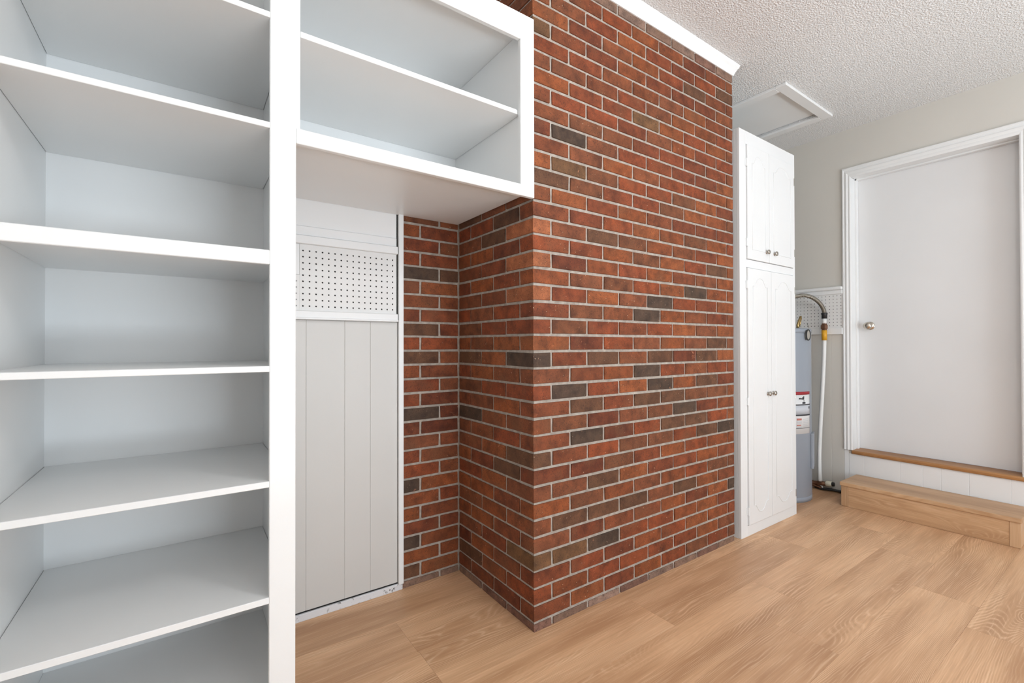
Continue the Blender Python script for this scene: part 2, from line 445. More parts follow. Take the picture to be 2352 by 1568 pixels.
mesh_cache = {}
def brick_mesh(sx, sy, sz):
    key = (round(sx, 3), round(sy, 3), round(sz, 3), random.randrange(4))
    if key in mesh_cache: return mesh_cache[key]
    bm = bmesh.new(); bmesh.ops.create_cube(bm, size=1.0)
    for v in bm.verts:
        v.co = Vector((v.co.x * sx, v.co.y * sy, v.co.z * sz)) + Vector([random.uniform(-.0012, .0012) for _ in range(3)])
    bmesh.ops.bevel(bm, geom=list(bm.edges), offset=.0016, segments=1, affect='EDGES')
    bmesh.ops.recalc_face_normals(bm, faces=bm.faces)
    me = bpy.data.meshes.new('brick'); bm.to_mesh(me); bm.free(); me.materials.append(MAT['brick'])
    mesh_cache[key] = me
    return me
def brick(x0, x1, y0, y1, z0, z1, parent, col=None):
    me = brick_mesh(x1 - x0, y1 - y0, z1 - z0)
    o = bpy.data.objects.new('brick', me); COL.objects.link(o)
    o.location = ((x0 + x1) / 2, (y0 + y1) / 2, (z0 + z1) / 2)
    c = col or random.choice(REDS)
    j = random.uniform(.93, 1.07)
    o.color = (s2l(c[0]) * j, s2l(c[1]) * j, s2l(c[2]) * j, 1)
    o.parent = parent
    return o
def lookup(marks, fn, a0, a1, z0, z1):
    for u, v, c in marks:
        a, z = fn(u, v)
        if a0 - .004 <= a <= a1 + .004 and z0 - .002 <= z <= z1 + .002: return c
    return None
front_fn = lambda u, v: (lambda p: (p.x, p.z))(un(u, v, 1, 0.0))
side_fn = lambda u, v: (lambda p: (p.y, p.z))(un(u, v, 0, 0.0))
back_fn = lambda u, v: (lambda p: (p.x, p.z))(un(u, v, 1, D))
SMEAR = [(138, 112, 98), (128, 96, 84), (144, 120, 108)]

wf = box('wall_chimney_front', .0055, L - .001, .0055, .118, 0, CEIL, 'mortar', None, 0)
struct(wf, 'red brick chimney face with grey mortar joints')
ws = box('wall_chimney_side', .0055, .118, .118, D + .11, 0, CEIL, 'mortar', None, 0)
struct(ws, 'narrow red brick side of the chimney under the wall shelves')
wb = box('wall_brick_back', XP - .02, .0055, D + .0055, D + .11, 0, 1.85, 'mortar', None, 0)
struct(wb, 'short strip of red brick beside the white panelling')
HW = .5 * M - JT
for k in range(-1, 40):
    z0 = Z0 + k * CH + JT / 2; z1 = Z0 + (k + 1) * CH - JT / 2
    if k == -1: z0 = 0.0
    if k == 39: z1 = CEIL - .02
    even = k % 2 == 0
    edge = k in (-1,)
    # front face (with its corner bricks on even courses)
    xs = []
    if even:
        xs = [(i * M, (i + 1) * M - JT) for i in range(8)]
    else:
        xs = [((i + .5) * M, (i + 1.5) * M - JT) for i in range(7)]
    for i, (a, b) in enumerate(xs):
        b = min(b, L)
        if b - a < .015: continue
        col = lookup(overrides, front_fn, a, b, z0, z1) or (random.choice(SMEAR) if edge or k == 39 else None)
        brick(a, b, 0, HW, z0, z1, wf, col)
    # side face (corner stretcher on odd courses belongs here)
    if even: ys = [(.5 * M, 1.5 * M - JT), (1.5 * M, 2.5 * M - JT), (2.5 * M, D - .004)]
    else: ys = [(0, M - JT), (M, 2 * M - JT), (2 * M, D - .006)]
    for i, (a, b) in enumerate(ys):
        col = lookup(side_marks, side_fn, a, b, z0, z1)
        if not even and i == 0: col = col or lookup(overrides, front_fn, 0, HW, z0, z1)
        if edge: col = random.choice(SMEAR)
        brick(0, HW, a, b, z0, z1, ws, col)
    # back wall strip
    if z1 < 1.86:
        xb = [(-M, -.006), (-2 * M, -M - JT)] if even else [(-.5 * M, -.004), (-1.5 * M, -.5 * M - JT)]
        for a, b in xb:
            a = max(a, XP - .015)
            col = lookup(back_marks, back_fn, a, b, z0, z1) or (random.choice(SMEAR) if edge else None)
            brick(a, b, D, D + .09, z0, z1, wb, col)
    # corner stretchers of even courses show their header on the side through the front wall's brick

# ------------------------------------------------------------------ room shell
o = box('wall_chimney_return', L - .02, L - .0005, .13, ALC, 0, CEIL, 'wall_white', None, 0); struct(o, 'plain side of the chimney behind the tall cabinet')
o = box('wall_back', L, W + .1, ALC, ALC + .1, 0, CEIL, 'wall', None, 0); struct(o, 'plain back wall of the water heater recess')
o = box('wall_left', LEFT_X - .1, LEFT_X, REAR_Y, D + .2, 0, CEIL, 'wall_white', None, 0); struct(o, 'plain white wall at the open shelving end')
def wall_rear():
    bm = bmesh.new(); y0, y1 = REAR_Y - .12, REAR_Y
    add_box(bm, LEFT_X - .1, WIN[0], y0, y1, 0, CEIL); add_box(bm, WIN[1], W + .1, y0, y1, 0, CEIL)
    add_box(bm, WIN[0], WIN[1], y0, y1, 0, WIN[2]); add_box(bm, WIN[0], WIN[1], y0, y1, WIN[3], CEIL)
    o = bm_obj('wall_rear', bm, 'wall_white'); struct(o, 'white wall with the wide window opposite the brick')
    w = box('window_1', WIN[0] - .07, WIN[1] + .07, REAR_Y, REAR_Y + .02, WIN[3], WIN[3] + .07, 'trim_white'); struct(w, 'wide white framed window opposite the brick wall')
    box('window_sill', WIN[0] - .07, WIN[1] + .07, REAR_Y, REAR_Y + .05, WIN[2] - .03, WIN[2], 'trim_white', w)
    for x in (WIN[0] - .07, WIN[1]): box('window_frame', x, x + .07, REAR_Y, REAR_Y + .02, WIN[2], WIN[3], 'trim_white', w)
    n = 3
    for i in range(n + 1):
        x = WIN[0] + (WIN[1] - WIN[0]) * i / n; box('mullion', x - .02 + (.02 if i == 0 else 0), x + .02 - (.02 if i == n else 0), REAR_Y - .07, REAR_Y - .03, WIN[2], WIN[3], 'trim_white', w)
    for i in range(n):
        a = WIN[0] + (WIN[1] - WIN[0]) * i / n; b = WIN[0] + (WIN[1] - WIN[0]) * (i + 1) / n
        box('pane', a + .02, b - .02, REAR_Y - .052, REAR_Y - .048, WIN[2], WIN[3], 'glass', w, 0)
wall_rear()

# end wall with the raised door
DY0, DY1, DZ0, DZ1 = -.956, -.092, .345, 2.412
SILL_Z = .345
RX = W + .105                      # face of the door slab
def wall_right():
    bm = bmesh.new()
    g = .0125
    add_box(bm, W, W + .1, DY1 + g, ALC, 0, CEIL); add_box(bm, W, W + .1, REAR_Y, DY0 - g, 0, CEIL)
    add_box(bm, W, W + .1, DY0 - g, DY1 + g, DZ1 + g, CEIL); add_box(bm, W, W + .1, DY0 - g, DY1 + g, 0, DZ0 - .03)
    o = bm_obj('wall_right', bm, 'wall'); struct(o, 'beige end wall with the raised white door')
    # grooved panelling below the peg rail and below the door
    gr = [.93, .70, .505, .42, .295, .185, .048, -.0355]
    for a, b in zip(gr, gr[1:]): box('panel_board', W - .004, W, b + .0001, a - .0001, .012, 1.225, 'wall', o, .0016)
    box('panel_board', W - .004, W, -.0645, -.037, .012, .342, 'panel_white', o, .001)  # paler paint stands in for daylight low on the wall
    g2 = [-.0655, -.163, -.3754, -.4956, -.5892, -.7234, -.9095, -1.02]
    for a, b in zip(g2, g2[1:]): box('panel_board', W - .004, W, b + .0001, a - .0001, .012, SILL_Z - .028, 'panel_white', o, .0016)  # boards under the door: daylight put into the colour as paler paint
    for a, b in ((-1.02, -1.25), (-1.25, -1.4), (-1.4, -1.65)): box('panel_board', W - .004, W, b + .0001, a - .0001, .012, 1.225, 'wall', o, .0016)
    return o
wr = wall_right()

def door():
    d = box('door_1', RX, RX + .035, DY0 + .003, DY1 - .003, DZ0 + .006, DZ1 - .004, 'door', None, .002)
    struct(d, 'flush white door raised above the floor with a nickel knob')
    kp = un(1993, 748, 0, RX - .045)
    prof = [(.031, 0), (.031, -.003), (.027, -.006), (.013, -.010), (.0115, -.022), (.014, -.027), (.024, -.034), (.0275, -.044), (.0265, -.053), (.020, -.061), (.009, -.0645), (0, -.065)]
    k = lathe('door_knob', [(r, h) for r, h in prof], (RX, kp.y, kp.z), 'nickel', d, 'x', 28)
    # jamb and stop
    for n_, a in (('jamb', (W - .002, RX + .04, DY1, DY1 + .012, DZ0, DZ1)), ('jamb', (W - .002, RX + .04, DY0 - .012, DY0, DZ0, DZ1)), ('jamb', (W - .002, RX + .04, DY0, DY1, DZ1, DZ1 + .012)),
                  ('door_stop', (RX - .036, RX - .002, DY1 - .011, DY1, DZ0, DZ1)), ('door_stop', (RX - .036, RX - .002, DY0, DY0 + .011, DZ0, DZ1)), ('door_stop', (RX - .036, RX - .002, DY0, DY1, DZ1 - .011, DZ1))):
        box(n_, *a, 'trim_white', d, .0012)
    # casing: moulded, mitred
    c = bpy.data.meshes.new('trim_1')
    cw = .0575
    prof = [(0, 0), (0, .013), (.004, .0155), (.010, .0155), (.013, .0125), (.022, .0135), (.026, .0165), (.030, .0165), (.040, .0120), (.048, .0135), (.053, .0125), (cw, .0095), (cw, 0)]  # from outer edge inward: (t, height)
    bm = bmesh.new()
    OY0, OY1, OZ = DY0 - cw, DY1 + cw, DZ1 + cw + .018
    path = [(OY1, DZ0, 1, 0), (OY1, OZ, 1, 1), (OY0, OZ, -1, 1), (OY0, DZ0, -1, 0)]
    rings = []
    for (y, z, sy, sz) in path:
        rings.append([bm.verts.new((W - h - .0005, y - sy * t, z - sz * t * ((cw + .018) / cw))) for t, h in prof])
    for a, b in zip(rings, rings[1:]):
        for i in range(len(prof) - 1): bm.faces.new((a[i], a[i + 1], b[i + 1], b[i]))
    bm.faces.new(rings[0]); bm.faces.new(rings[-1])
    o = bm_obj('trim_1', bm, 'trim_white'); struct(o, 'white moulded casing around the raised door', 'casing')
    # oak sill with rounded nose
    pz = SILL_Z
    poly = [(W - .016, pz - .026), (W - .020, pz - .020), (W - .021, pz - .010), (W - .018, pz - .003), (W - .012, pz), (RX + .01, pz + .004), (RX + .01, pz - .026)]
    s = prism('trim_2', poly, 'y', DY1 + .004, -1.012, 'sill'); struct(s, 'brown oak sill board under the raised door', 'sill')
door()

# crown moulding above the brick
cz = CEIL
crown = [(0.004, cz - .060), (-.005, cz - .060), (-.008, cz - .055), (-.010, cz - .048), (-.020, cz - .028), (-.028, cz - .017), (-.031, cz - .009), (-.033, cz - .001), (0.004, cz - .001)]
o = prism('trim_3', crown, 'x', -.04, L, 'trim_white', None, 0, -1.0); struct(o, 'white crown moulding along the top of the brick', 'moulding')

# attic hatch
def hatch():
    h = thing('attic_hatch', 'white framed attic hatch in the ceiling above the cabinet', 'hatch', ((HX0 + HX1) / 2, (HY0 + HY1) / 2, CEIL))
    t = .018; w_ = .062
    box('trim_board', HX0 - w_, HX1 + w_, HY0 - w_, HY0 + .003, CEIL - t, CEIL - .0005, 'trim_white', h, .002)
    box('trim_board', HX0 - w_, HX1 + w_, HY1 - .003, HY1 + w_, CEIL - t, CEIL - .0005, 'trim_white', h, .002)
    box('trim_board', HX0 - w_, HX0 + .003, HY0 + .004, HY1 - .004, CEIL - t, CEIL - .0005, 'trim_white', h, .002)
    box('trim_board', HX1 - .003, HX1 + w_, HY0 + .004, HY1 - .004, CEIL - t, CEIL - .0005, 'trim_white', h, .002)
    box('hatch_panel', HX0 + .004, HX1 - .008, HY0 + .004, HY1 - .004, CEIL + .012, CEIL + .026, 'trim_white', h, .0015)
    box('attic_board', HX0 - .02, HX1 + .02, HY0 - .02, HY1 + .02, CEIL + .091, CEIL + .1, 'dark', h, 0)  # dark sheet, paints shade into the gap beside the hatch panel
hatch()

# ------------------------------------------------------------------ panelled wall in the recess behind the shelving
PY = D                      # face of the boards
def panel_wall():
    b = box('wall_panelled_back', LEFT_X, XP - .0225, PY + .0065, PY + .11, 0, CEIL, 'panel', None, 0)
    struct(b, 'painted board panelling beside the brick strip')
    # upright trim beside the brick
    box('edge_trim', -.3235, XP + .002, PY - .014, PY + .012, .03, 1.79, 'trim_white', b, .0015)
    gx = [-.3250, -.4524, -.5657, -.7237, -.86, -1.02, -1.25, -1.48, -1.618]
    for a, c in zip(gx, gx[1:]): box('panel_board', c + .0001, a - .0001, PY + .002, PY + .0063, .036, 1.252, 'panel', b, .0016)
    box('lower_rail', -1.618, -.328, PY - .016, PY + .012, 1.2535, 1.2895, 'panel_white', b, .002)
    box('rail_lip', -1.618, -.328, PY - .022, PY - .016, 1.2535, 1.262, 'panel_white', b, .0015)
    box('upper_rail', -1.618, -.328, PY - .016, PY + .012, 1.5695, 1.604, 'panel_white', b, .002)
    box('upper_panel', -1.618, -.330, PY, PY + .012, 1.6045, 1.80, 'panel_white', b, .0015)
    box('upper_batten', -1.618, -.331, PY - .006, PY, 1.6045, 1.646, 'panel_white', b, .003)
    box('bare_backing', -1.618, -.324, PY + .003, PY + .0064, .031, .0355, 'dark', b, 0)  # dark strip painting the shade in the gap above the baseboard
    box('bare_backing', -.3296, -.3236, PY + .002, PY + .0064, 1.2535, 1.79, 'dark', b, 0)  # dark strip painting the shade in the gap beside the edge trim
    bb = box('baseboard_back', -1.618, XP, PY - .006, PY + .012, 0, .0305, 'scuffed', None, .002)
    struct(bb, 'scuffed white baseboard strip under the panelling')
panel_wall()

def pegboard_mesh(name, us, vs, u0, u1, v0, v1, r, place, mat, parent, thick, nseg=8):
    """board with real holes; place(u, v, depth) -> point"""
    bm = bmesh.new()
    du = us[1] - us[0]; dv = vs[1] - vs[0]
    cu = [us[0] - du / 2 + i * du for i in range(len(us) + 1)]; cv = [vs[0] - dv / 2 + i * dv for i in range(len(vs) + 1)]
    grid = {}
    def gv(i, j):
        if (i, j) not in grid: grid[(i, j)] = bm.verts.new(place(cu[i], cv[j], 0))
        return grid[(i, j)]
    for i, u in enumerate(us):
        for j, v in enumerate(vs):
            ring = [bm.verts.new(place(u + r * math.cos(math.pi / 4 + 2 * math.pi * k / nseg), v + r * math.sin(math.pi / 4 + 2 * math.pi * k / nseg), 0)) for k in range(nseg)]
            low = [bm.verts.new(place(u + r * math.cos(math.pi / 4 + 2 * math.pi * k / nseg), v + r * math.sin(math.pi / 4 + 2 * math.pi * k / nseg), thick)) for k in range(nseg)]
            cs = [gv(i + 1, j + 1), gv(i, j + 1), gv(i, j), gv(i + 1, j)]
            q = nseg // 4
            for s in range(4):
                for k in range(q):
                    if k == 0: bm.faces.new((cs[s], ring[(s * q) % nseg], ring[(s * q + 1) % nseg]))
                    else: bm.faces.new((cs[s], ring[(s * q + k) % nseg], ring[(s * q + k + 1) % nseg]))
                bm.faces.new((cs[s], ring[((s + 1) * q) % nseg], cs[(s + 1) % 4]))
            for k in range(nseg): bm.faces.new((ring[k], ring[(k + 1) % nseg], low[(k + 1) % nseg], low[k]))
    # margins
    def quad(a, b, c, d):
        vs_ = [bm.verts.new(place(a, c, 0)), bm.verts.new(place(b, c, 0)), bm.verts.new(place(b, d, 0)), bm.verts.new(place(a, d, 0))]
        bm.faces.new(vs_)
    if u0 < cu[0]: quad(u0, cu[0], v0, v1)
    if u1 > cu[-1]: quad(cu[-1], u1, v0, v1)
    if v0 < cv[0]: quad(cu[0], cu[-1], v0, cv[0])
    if v1 > cv[-1]: quad(cu[0], cu[-1], cv[-1], v1)
    # edge returns
    for (a, c), (b, d) in (((u0, v0), (u1, v0)), ((u1, v0), (u1, v1)), ((u1, v1), (u0, v1)), ((u0, v1), (u0, v0))):
        bm.faces.new([bm.verts.new(place(a, c, 0)), bm.verts.new(place(b, d, 0)), bm.verts.new(place(b, d, thick)), bm.verts.new(place(a, c, thick))])
    return bm_obj(name, bm, mat, parent)

PS = .02585
t = thing('pegboard', 'white pegboard strip between rails beside the brick strip', 'pegboard', (-.55, PY, 1.2896))
us = [-.3486 - PS * i for i in range(15, -1, -1)]; vs = [1.3103 + .02578 * j for j in range(10)]
pegboard_mesh('perforated_panel', us, vs, -.7493, -.3300, 1.2896, 1.5693, .0036, lambda u, v, d: (u, PY + .001 + d, v), 'pegboard', t, .003)
us2 = [-.7640 - PS * i for i in range(3, -1, -1)]; vsb = [1.3103 + .02578 * j for j in range(5)]
pegboard_mesh('perforated_panel', us2, vsb, -.88, -.7497, 1.2896, 1.4405, .0036, lambda u, v, d: (u, PY + .001 + d, v), 'pegboard', t, .003)
box('blank_panel', -.88, -.7500, PY + .001, PY + .004, 1.4415, 1.5693, 'panel_white', t, .001)
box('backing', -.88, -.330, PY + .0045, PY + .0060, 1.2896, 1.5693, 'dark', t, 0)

t = thing('pegboard', 'white pegboard on the end wall behind the water heater', 'pegboard', (W, .3, 1.22))
us = [-.0562 + .0259 * i for i in range(24)]; vs = [1.290 + .0256 * j for j in range(10)]
pegboard_mesh('perforated_panel', us, vs, -.0355, .62, 1.2745, 1.5335, .0033, lambda u, v, d: (W - .010 + d, u + .034, v), 'pegboard', t, .003)
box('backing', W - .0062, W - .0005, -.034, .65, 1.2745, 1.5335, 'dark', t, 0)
box('lower_rail', W - .020, W - .0005, -.034, .9, 1.2225, 1.2745, 'trim_white', t, .003)
box('upper_rail', W - .018, W - .0005, -.034, .9, 1.5335, 1.566, 'trim_white', t, .003)
box('rail_cap', W - .030, W - .0005, -.034, .9, 1.566, 1.592, 'trim_white', t, .006)

# ------------------------------------------------------------------ tall open bookcase
FY = -.02; FB = -.0015                     # face frame front / back
BB = .565                                  # back panel plane
BXL, BXR = -1.495, -.890                   # inside faces
def bookcase():
    t = thing('bookcase', 'tall white open bookcase with wide shelves between floor and ceiling', 'bookcase', ((BXL + BXR) / 2, .28, 0))
    TOP = CEIL - .004
    box('side_panel', BXL - .019, BXL, FB, BB + .012, 0, TOP, 'white', t)
    box('side_panel', BXR, BXR + .0135, FB, BB + .012, 0, TOP, 'white', t)
    box('back_panel', BXL, BXR, BB, BB + .006, 0, TOP, 'white', t, 0)
    box('stile', -.9432, -.876, FY, FB, 0, TOP, 'white', t, .0018)
    box('stile', -1.56, -1.475, FY, FB, 0, TOP, 'white', t, .0018)
    box('rail', -1.4748, -.9434, FY, FB, 1.371, 1.411, 'white', t, .0018)
    box('fixed_shelf', BXL, BXR, FB, BB, 1.3895, 1.4095, 'white', t, .001)
    box('rail', -1.4748, -.9434, FY, FB, TOP - .11, TOP, 'white', t, .0018)
    box('top_panel', BXL, BXR, FB, BB, TOP - .03, TOP - .012, 'white', t, 0)
    for z1, th in ((2.0795, .0165), (1.7695, .0165), (1.088, .0165), (.768, .0175), (.4465, .0175)):
        box('shelf', BXL + .001, BXR - .001, FY + .002, BB - .001, z1 - th, z1, 'white', t, .0012)
    box('fixed_shelf', BXL, BXR, FB, BB, .109, .127, 'white', t, .001)
    box('toe_rail', -1.4748, -.9434, FY, FB, 0, .128, 'white', t, .0018)
    return t
bookcase()

def upper_cabinet():
    xl, xr = -.8755, -.0005
    t = thing('wall_shelf_unit', 'white open wall shelf unit hung between the bookcase and the brick', 'shelf unit', ((xl + xr) / 2, .28, 1.72))
    zb, zt = 1.7265, 2.4385
    SX = -.0625                                # inside face of right side
    box('rail', -.8755, -.0752, FY, FB, zb, 1.7705, 'white', t, .0018)
    box('rail', -.8755, -.0752, FY, FB, 2.336, zt, 'white', t, .0018)
    box('stile', -.075, -.008, FY, FB, zb, zt, 'white', t, .0018)
    box('bottom_panel', -.874, -.006, FB, D - .002, 1.7575, 1.7735, 'white', t, .001)
    box('side_panel', SX, SX + .019, FB, .55, 1.774, 2.375, 'white', t, .001)
    box('side_panel', -.8755, -.862, FB, .55, 1.774, 2.375, 'white', t, .001)
    box('back_panel', -.862, SX, .535, .547, 1.774, 2.375, 'white', t, 0)
    box('top_panel', -.8755, -.044, FB, .55, 2.3755, 2.392, 'white', t, .001)
    box('shelf', -.861, SX - .001, .001, .534, 2.0495, 2.0672, 'white', t, .0012)
upper_cabinet()

# ------------------------------------------------------------------ tall two-part cabinet
def tall_cabinet():
    x0, x1, fy = 1.5318, 2.236, -.014
    t = thing('tall_cabinet', 'tall white cabinet with four panelled doors beside the brick chimney', 'cabinet', ((x0 + x1) / 2, .2, 0))
    ZT = 2.430
    bm = bmesh.new()
    add_box(bm, x0, x0 + .019, fy + .02, .46, 0, ZT - .001); add_box(bm, x1 - .019, x1, fy + .02, .46, 0, ZT - .001)
    add_box(bm, x0 + .019, x1 - .019, .45, .46, 0, ZT - .001); add_box(bm, x0 + .019, x1 - .019, fy + .02, .45, ZT - .02, ZT - .001)
    bm_obj('body', bm, 'cab_white', t)
    box('face_stile', x0, 1.606, fy, fy + .0195, 0, ZT, 'cab_white', t, .0015)
    box('face_stile', 2.2085, x1, fy, fy + .0195, 0, ZT, 'cab_white', t, .0015)
    box('face_rail', 1.6062, 2.2083, fy, fy + .0195, 2.351, ZT, 'cab_white', t, .0012)
    box('face_rail', 1.6062, 2.2083, fy, fy + .0195, 1.6085, 1.657, 'cab_white', t, .0012)
    box('face_rail', 1.6062, 2.2083, fy, fy + .0195, 0, .0625, 'cab_white', t, .0012)
    box('cabinet_interior', 1.6062, 2.2083, fy + .0185, fy + .0195, .0625, 2.351, 'dark', t, 0)  # thin dark sheet, painted shade for the gaps round the doors
    for hinge in ('l', 'r'):
        for (za, zb, up) in ((1.6595, 2.3495, True), (.0655, 1.6055, False)):
            split = 1.871 if up else 1.890
            a, b = (1.6095, split - .0012) if hinge == 'l' else (split + .0012, 2.207)
            d = box('door', a, b, fy - .009, fy + .016, za, zb, 'cab_white', t, .004, 2)
            w_ = b - a; cx = (a + b) / 2; ins = .052
            L_, R_ = a + ins, b - ins; zl, zh = za + .06, zb - .055
            hwid = (R_ - L_) / 2
            def ogee(zc, sgn):
                pts = []
                for i in range(25):
                    s = -1 + 2 * i / 24
                    q = abs(s)
                    if q > .80: h = 0.0
                    elif q > .45: h = .028 * (1 - math.cos(math.pi * (.80 - q) / .35)) / 2
                    else: h = .028 + .022 * math.sqrt(max(0, 1 - (q / .45) ** 2))
                    pts.append((cx + s * hwid, zc + sgn * (h - .05)))
                return pts
            top = ogee(zh, 1)
            bot = [(R_, zl), (L_, zl)] if up else list(reversed(ogee(zl, -1)))
            path = [(x, fy - .0092, z) for x, z in top + bot]
            # even spacing on the straight sides is unnecessary: closed bead
            tube('panel_bead', path, .0028, 'cab_white', d, 6, True)
            # knob
            if up: kx, kz = (1.831 if hinge == 'l' else 1.931), 1.722
            else: kx, kz = (1.836 if hinge == 'l' else 1.904), .838
            lathe('knob', [(.011, 0), (.011, -.002), (.0075, -.004), (.007, -.007), (.0120, -.010), (.0150, -.014), (.0142, -.018), (.009, -.0215), (0, -.0225)], (kx, fy - .009, kz), 'pewter', d, 'y', 18)
            hz = (za + .10, zb - .11) if up else (za + .085, (za + zb) / 2 - .03, zb - .10)
            for z in hz:
                hx = a - .004 if hinge == 'l' else b + .003
                bm = bmesh.new()
                add_lathe(bm, [(.0045, z - .024), (.0045, z + .024)], (hx, fy - .006, 0), 'z', 10)
                add_box(bm, hx - .012 if hinge == 'l' else hx, hx if hinge == 'l' else hx + .012, fy - .0025, fy, z - .022, z + .022)
                bm_obj('hinge', bm, 'cab_white' if hinge == 'l' else 'pewter', d)
tall_cabinet()

# ------------------------------------------------------------------ water heater
HC = Vector((2.59, .30, 0)); HR = .25
def heater():
    t = thing('water_heater', 'blue-grey cylinder water heater standing behind the tall cabinet', 'water heater', (HC.x, HC.y, 0))
    lathe('tank', [(HR - .012, 0), (HR - .010, .018), (HR - .004, .020), (HR, .026), (HR, 1.235), (HR - .002, 1.246)], (HC.x, HC.y, 0), 'heater', t, 'z', 72)
    lathe('base_ring', [(HR + .001, .0), (HR + .001, .034), (HR - .004, .038)], (HC.x, HC.y, 0), 'heater', t, 'z', 72)
    lathe('top_cap', [(HR + .003, 1.228), (HR + .003, 1.252), (HR - .006, 1.262), (HR - .05, 1.267), (0, 1.272)], (HC.x, HC.y, 0), 'heater', t, 'z', 72)
    a_cam = math.atan2(CAM.y - HC.y, CAM.x - HC.x)
    a0, a1 = a_cam - .30, a_cam + 1.16          # label wraps round the side facing the room
    def wrap(name, aa, ab, za, zb, mat, parent, off=.0012, n=24):
        bm = bmesh.new(); ra = []
        for i in range(n + 1):
            a = aa + (ab - aa) * i / n
            ra.append([bm.verts.new((HC.x + (HR + off) * math.cos(a), HC.y + (HR + off) * math.sin(a), z)) for z in (za, zb)])
        for p, q in zip(ra, ra[1:]): bm.faces.new((p[0], q[0], q[1], p[1]))
        o = bm_obj(name, bm, mat, parent, True)
        sm = o.modifiers.new('thick', 'SOLIDIFY'); sm.thickness = .0008; sm.offset = 0
        return o
    def zz(px, y):                            # height of a picture row on the tank near the label
        th = a_cam + .62
        return un(px, y, 0, HC.x + HR * math.cos(th)).z
    lab = wrap('label', a0, a1, zz(1845, 999), zz(1845, 902), 'label', t)
    lab['label'] = 'white printed label with a red top band'
    wrap('red_band', a0, a1, zz(1845, 908), zz(1845, 901), 'label_red', lab, .0022)
    wrap('grey_band', a0, a1, zz(1845, 954), zz(1845, 932), 'label_grey', lab, .0022)
    wrap('black_line', a0, a1, zz(1845, 932.5), zz(1845, 930), 'ink', lab, .003)
    wrap('black_line', a0, a1, zz(1845, 957), zz(1845, 954), 'ink', lab, .003)
    wrap('black_line', a0, a1, zz(1845, 986), zz(1845, 985.2), 'ink', lab, .003)
    def print_(x0, x1, y0, y1, mat):          # small printed marks, placed from the picture onto the tank
        angs = []
        for x in (x0, x1):
            d = ray(x, (y0 + y1) / 2); ox, oy = CAM.x - HC.x, CAM.y - HC.y
            A = d.x ** 2 + d.y ** 2; B = 2 * (ox * d.x + oy * d.y); Cc = ox * ox + oy * oy - HR * HR
            disc = B * B - 4 * A * Cc
            if disc < 0: angs.append(None); continue
            s = (-B - math.sqrt(disc)) / (2 * A); angs.append((math.atan2(oy + d.y * s, ox + d.x * s), s, d))
        if None in angs: return
        s = angs[0][1]
        z1 = CAM.z + ray((x0 + x1) / 2, y0).z * s; z0 = CAM.z + ray((x0 + x1) / 2, y1).z * s
        wrap('print', angs[0][0], angs[1][0], z0, z1, mat, lab, .003, 3)
    for q in ((1834.5, 1838.5, 913.5, 917), (1839.5, 1841.5, 914, 917), (1842, 1846, 912, 917.5), (1844.5, 1846.2, 909.5, 914), (1845.4, 1846.2, 918, 922), (1842.5, 1849, 923, 927)):
        print_(*q, 'ink')
    for q in ((1856.2, 1858, 932.5, 938),): print_(*q, 'ink')
    for q in ((1829.5, 1840.5, 961, 965.2), (1829.5, 1839, 975.5, 978)): print_(*q, 'label_red2')
    for yy in (967.5, 969.5, 971.5, 980.5, 982.5): print_(1829.5, 1841, yy, yy + .5, 'label_grey')
    for yy in (962, 966, 970, 974, 978): print_(1844.5, 1855, yy, yy + .5, 'label_grey')
    # element cover on the tank's side
    th = a_cam + 1.46
    bm = bmesh.new(); add_box(bm, -.006, .014, -.055, .055, -.13, .13, .006, 2)
    for v in bm.verts:
        v.co = Vector((HC.x + HR * math.cos(th), HC.y + HR * math.sin(th), .36)) + Matrix.Rotation(th, 3, 'Z') @ v.co
    bm_obj('access_cover', bm, 'heater', t)
    # brass relief valve on the top
    tp = un(1836, 748, 1, .22)
    bm = bmesh.new(); q = un(1832.5, 752, 1, .14); q.z = 1.262
    add_tube(bm, [q, q + Vector((0, 0, .03)), q + Vector((.012, 0, .05)), q + Vector((.04, -.004, .095))], [.010, .010, .0085, .008], 12)
    add_tube(bm, [q + Vector((.028, 0, .02)), q + Vector((.05, -.004, .085))], .005, 8)
    bm_obj('relief_valve', bm, 'brass', t, True)
    # round metal plate standing off the tank's upper side
    c = un(1856.5, 769, 0, 2.55)
    u = Vector((.90, -.44, 0)); nn = Vector((.44, .90, 0))
    ring = [(c + u * (.015 * math.cos(a)) + Vector((0, 0, .037 * math.sin(a)))) for a in [2 * math.pi * i / 28 for i in range(28)]]
    vr = tube('metal_ring', ring, .0045, 'black', t, 8, True)
    bm = bmesh.new(); fr = [bm.verts.new(q - nn * .002) for q in ring]; bk = [bm.verts.new(q + nn * .03) for q in ring]
    bm.faces.new(fr); bm.faces.new(bk)
    for i in range(28): bm.faces.new((fr[i], fr[(i + 1) % 28], bk[(i + 1) % 28], bk[i]))
    bm_obj('ring_plate', bm, 'pewter', vr)
    tube('wire', [c + Vector((0, 0, .037)), c + Vector((.012, .0, .055)), c + Vector((.03, .02, .085))], .0018, 'pewter', vr, 6)
heater()

